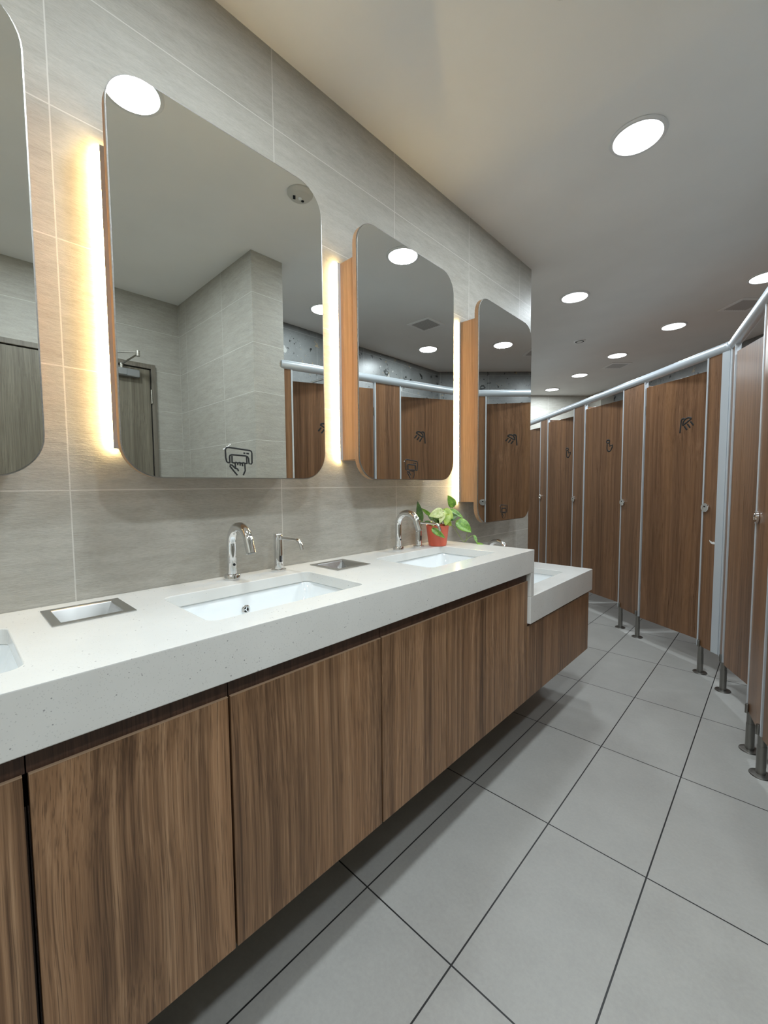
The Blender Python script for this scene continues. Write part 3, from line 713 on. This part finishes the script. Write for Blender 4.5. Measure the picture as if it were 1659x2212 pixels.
def stall_door(frame_ang, s0, s1, label, icon, ang, icon_s=.31):
    """hinged at s0, free edge at s1, standing ajar inwards by ang degrees"""
    u = Vector((math.cos(frame_ang), math.sin(frame_ang), 0)); h = BEND + u * (s0 + .012)
    t = tag(empty('stall_door', (h.x, h.y, 0), frame_ang + math.radians(ang)), label, 'stall door', 'wood laminate stall doors')
    W = s1 - s0 - .022
    link('door_leaf', BX(0, W, .001, PTH, DB, DT, .001), M['stall'], t)
    for z in (.40, 1.75):
        bm = bmesh.new(); tube(bm, [(-.006, .011, z - .03), (-.006, .011, z + .03)], .0042, 12); link('hinge', bm, M['legsteel'], t, smooth=True)
    if icon:
        if icon == 'shower': Ls = SHOWER; ref = (303, 390); k = .00053; kz = .00045; zz = 1.592
        else: Ls = CHILD; ref = (765, 500); k = .00150; kz = .00112; zz = 1.537
        to3 = lambda a, b: (icon_s + (a - ref[0]) * k * 1.0, .0006, zz - (b - ref[1]) * kz)
        bm = strokes(Ls, .0056 if icon == 'shower' else .0062, to3, (0, 1, 0))
        o = link(icon + '_sign' if icon == 'shower' else 'toilet_sign', bm, M['black'], t)
        o['label'] = 'black outline sign of a shower head' if icon == 'shower' else 'black outline sign of a seated figure'
    return t
# far row (line 1, s runs towards the bend at 0)
stall_door(ANG1, -.748, -.168, 'large stall door with a shower sign, next to the corner post', 'shower', 11, .335)
fixed_panel(ANG1, -1.018, -.748, 'fixed stall panel with a lock, left of the shower door and right of the nearest seated figure sign')
stall_door(ANG1, -1.623, -1.018, 'stall door with the nearest seated figure sign, right of the vanity end', 'toilet', 11, .315)
fixed_panel(ANG1, -1.845, -1.623, 'pale bluish lit fixed stall panel between the two seated figure doors')
stall_door(ANG1, -2.458, -1.845, 'middle distance stall door with the second seated figure sign', 'toilet', 11, .36)
fixed_panel(ANG1, -2.67, -2.458, 'narrow fixed stall panel farthest away, next to the vanity wall edge')
stall_door(ANG1, -3.27, -2.67, 'farthest stall door, half hidden by the end of the vanity wall', 'toilet', 11, .52)
fixed_panel(ANG1, -4.25, -3.27, 'last fixed stall panel, hidden beyond the vanity wall end', kn=False, legs=(False, True))
# corner unit round the bend
t = tag(empty('corner_partition_panel', (BEND.x, BEND.y, 0)), 'fixed corner panel with a broad silver post under the rail bend', 'stall panel')
def sub(name, mat, boxes, ang, bev=.0008):
    bm = bmesh.new()
    for b in boxes: box(bm, *b, bev=bev)
    bm.transform(Matrix.Rotation(ang, 4, 'Z')); return link(name, bm, mat, t)
sub('panel', M['stall'], [(-.160, -.052, 0, PTH, PB, PT)], ANG1)
sub('panel', M['stall'], [(.030, .112, 0, PTH, PB, PT)], ANG2)
sub('corner_post', M['alu'], [(-.058, -.004, -.006, .022, PB, PT)], ANG1, .002)
sub('corner_post', M['alu'], [(.004, .030, -.005, .022, PB, PT)], ANG2, .002)
sub('edge_trim', M['alu'], [(-.169, -.158, -.004, PTH + .004, PB, PT)], ANG1, .0015)
sub('edge_trim', M['alu'], [(.110, .121, -.004, PTH + .004, PB, PT)], ANG2, .0015)
sc_ = bmesh.new()
n0 = len(C.objects)
def corner_extra(fn, ang):
    e = empty('fix', (0, 0, 0), ang); e.parent = t
    fn(e)
    for ch in list(e.children):
        ch.parent = t; ch.rotation_euler = (0, 0, ang)
    bpy.data.objects.remove(e, do_unlink=True)
corner_extra(lambda e: (leg(e, -.148), knob(e, -.138)), ANG1)
corner_extra(lambda e: leg(e, .098), ANG2)
# near row (line 2, s grows towards the camera)
stall_door(ANG2, .128, .705, 'stall door just right of the corner post, ajar, seen at a slant', 'shower', 14, .325)
fixed_panel(ANG2, .705, .940, 'fixed stall panel with a lock, cut by the right edge of the photo')
stall_door(ANG2, .940, 1.573, 'nearest stall door, seen only reflected at the right side of the second mirror', 'shower', 10, .37)
fixed_panel(ANG2, 1.577, 1.64, 'slim fixed stall panel against the wing wall, reflected in the second mirror', kn=False, legs=(False, False), trims=(True, False))
# scrap of torn paper stuck on the corner panel
bm = bmesh.new()
pts = [(-.012, .012), (-.002, .005), (.006, .001), (.014, .005), (.020, -.001), (.019, -.011), (.008, -.013), (.000, -.011), (-.006, -.004), (-.010, .004)]
fr = [bm.verts.new((a * 1.35, 0, b * .9)) for a, b in pts]; bk = [bm.verts.new((a * 1.35, -.0009, b * .87)) for a, b in pts]
bm.faces.new(fr); bm.faces.new(bk[::-1])
for q in range(len(pts)): bm.faces.new((fr[q], fr[(q + 1) % len(pts)], bk[(q + 1) % len(pts)], bk[q]))
u = Vector((math.cos(ANG1), math.sin(ANG1), 0)); nn = Vector((-.7006, -.7136, 0)); p = BEND + u * -.088 + nn * .0006
o = link('paper_scrap', bm, M['paper'], loc=(p.x, p.y, .842), rz=ANG1); tag(o, 'torn white scrap of paper stuck low on the panel beside the silver corner post', 'paper scrap')
# side partitions between the stalls
def side(p0, p1, label):
    a, b = Vector(p0), Vector(p1); d = b - a; L = d.length - .012
    t = tag(empty('side_partition', (a.x, a.y, 0), math.atan2(d.y, d.x)), label, 'partition', 'side walls between the stalls')
    link('panel', BX(.026, L, -.009, .009, PB, PT - .002, .0008), M['stall'], t)
nin = Vector((.7006, .7136, 0))
for s, lb in ((-.88, 'side wall behind the panel left of the shower door'), (-1.735, 'side wall behind the pale fixed panel'), (-2.56, 'side wall behind the farthest narrow fixed panel')):
    p = BEND + u * s; side((p.x, p.y), (p.x + nin.x * 1.50, p.y + nin.y * 1.50), lb)
side((BEND.x, BEND.y), (.93, 4.33), 'side wall running back from the corner post under the rail bend')
u2v = Vector((math.cos(ANG2), math.sin(ANG2), 0)); p = BEND + u2v * .82
side((p.x, p.y), (.93, p.y + .2), 'side wall behind the fixed panel cut by the right edge')
# head rail with its elbow
hr = tag(empty('head_rail', (BEND.x, BEND.y, ZRAIL)), 'long satin silver tube rail along the top of all stall fronts', 'rail')
n_ = Vector((.7006, .7136, 0)) * .009
far = u * -4.27; near = u2v * 1.655
bm = bmesh.new(); tube(bm, [n_ + far, n_ + u * -.02], .029, 28); link('rail_tube', bm, M['rail'], hr, smooth=True)
bm = bmesh.new(); tube(bm, [n_ + u2v * .02, n_ + near], .029, 28); link('rail_tube', bm, M['rail'], hr, smooth=True)
bm = bmesh.new(); tube(bm, smooth_path([n_ + u * -.035, n_ + u * -.012 , n_ + u2v * .012, n_ + u2v * .035], 5), .0298, 28); link('rail_elbow', bm, M['rail'], hr, smooth=True)

# shower arm on the terrazzo wall over the nearest stall, reflected in the second mirror
t = tag(empty('shower_arm', (.945, 2.25, 2.09)), 'chrome shower arm on the speckled wall, reflected above the stall door in the second mirror', 'shower')
bm = bmesh.new(); lathe(bm, [(.028, 0), (.028, .004), (.012, .010), (.001, .010)], 24); bm.transform(Matrix.Rotation(math.radians(-90), 4, 'Y')); link('wall_plate', bm, M['chrome'], t, smooth=True)
bm = bmesh.new(); tube(bm, smooth_path([(-.005, 0, 0), (-.10, .06, .03), (-.20, .12, .055), (-.23, .14, .05), (-.24, .147, .02)], 6), .009, 16); link('arm', bm, M['chrome'], t, smooth=True)
bm = bmesh.new(); lathe(bm, [(.010, .02), (.014, .0), (.045, -.012), (.046, -.018), (.001, -.02)], 28, (-.24, .147, .0)); link('shower_head', bm, M['chrome'], t, smooth=True)
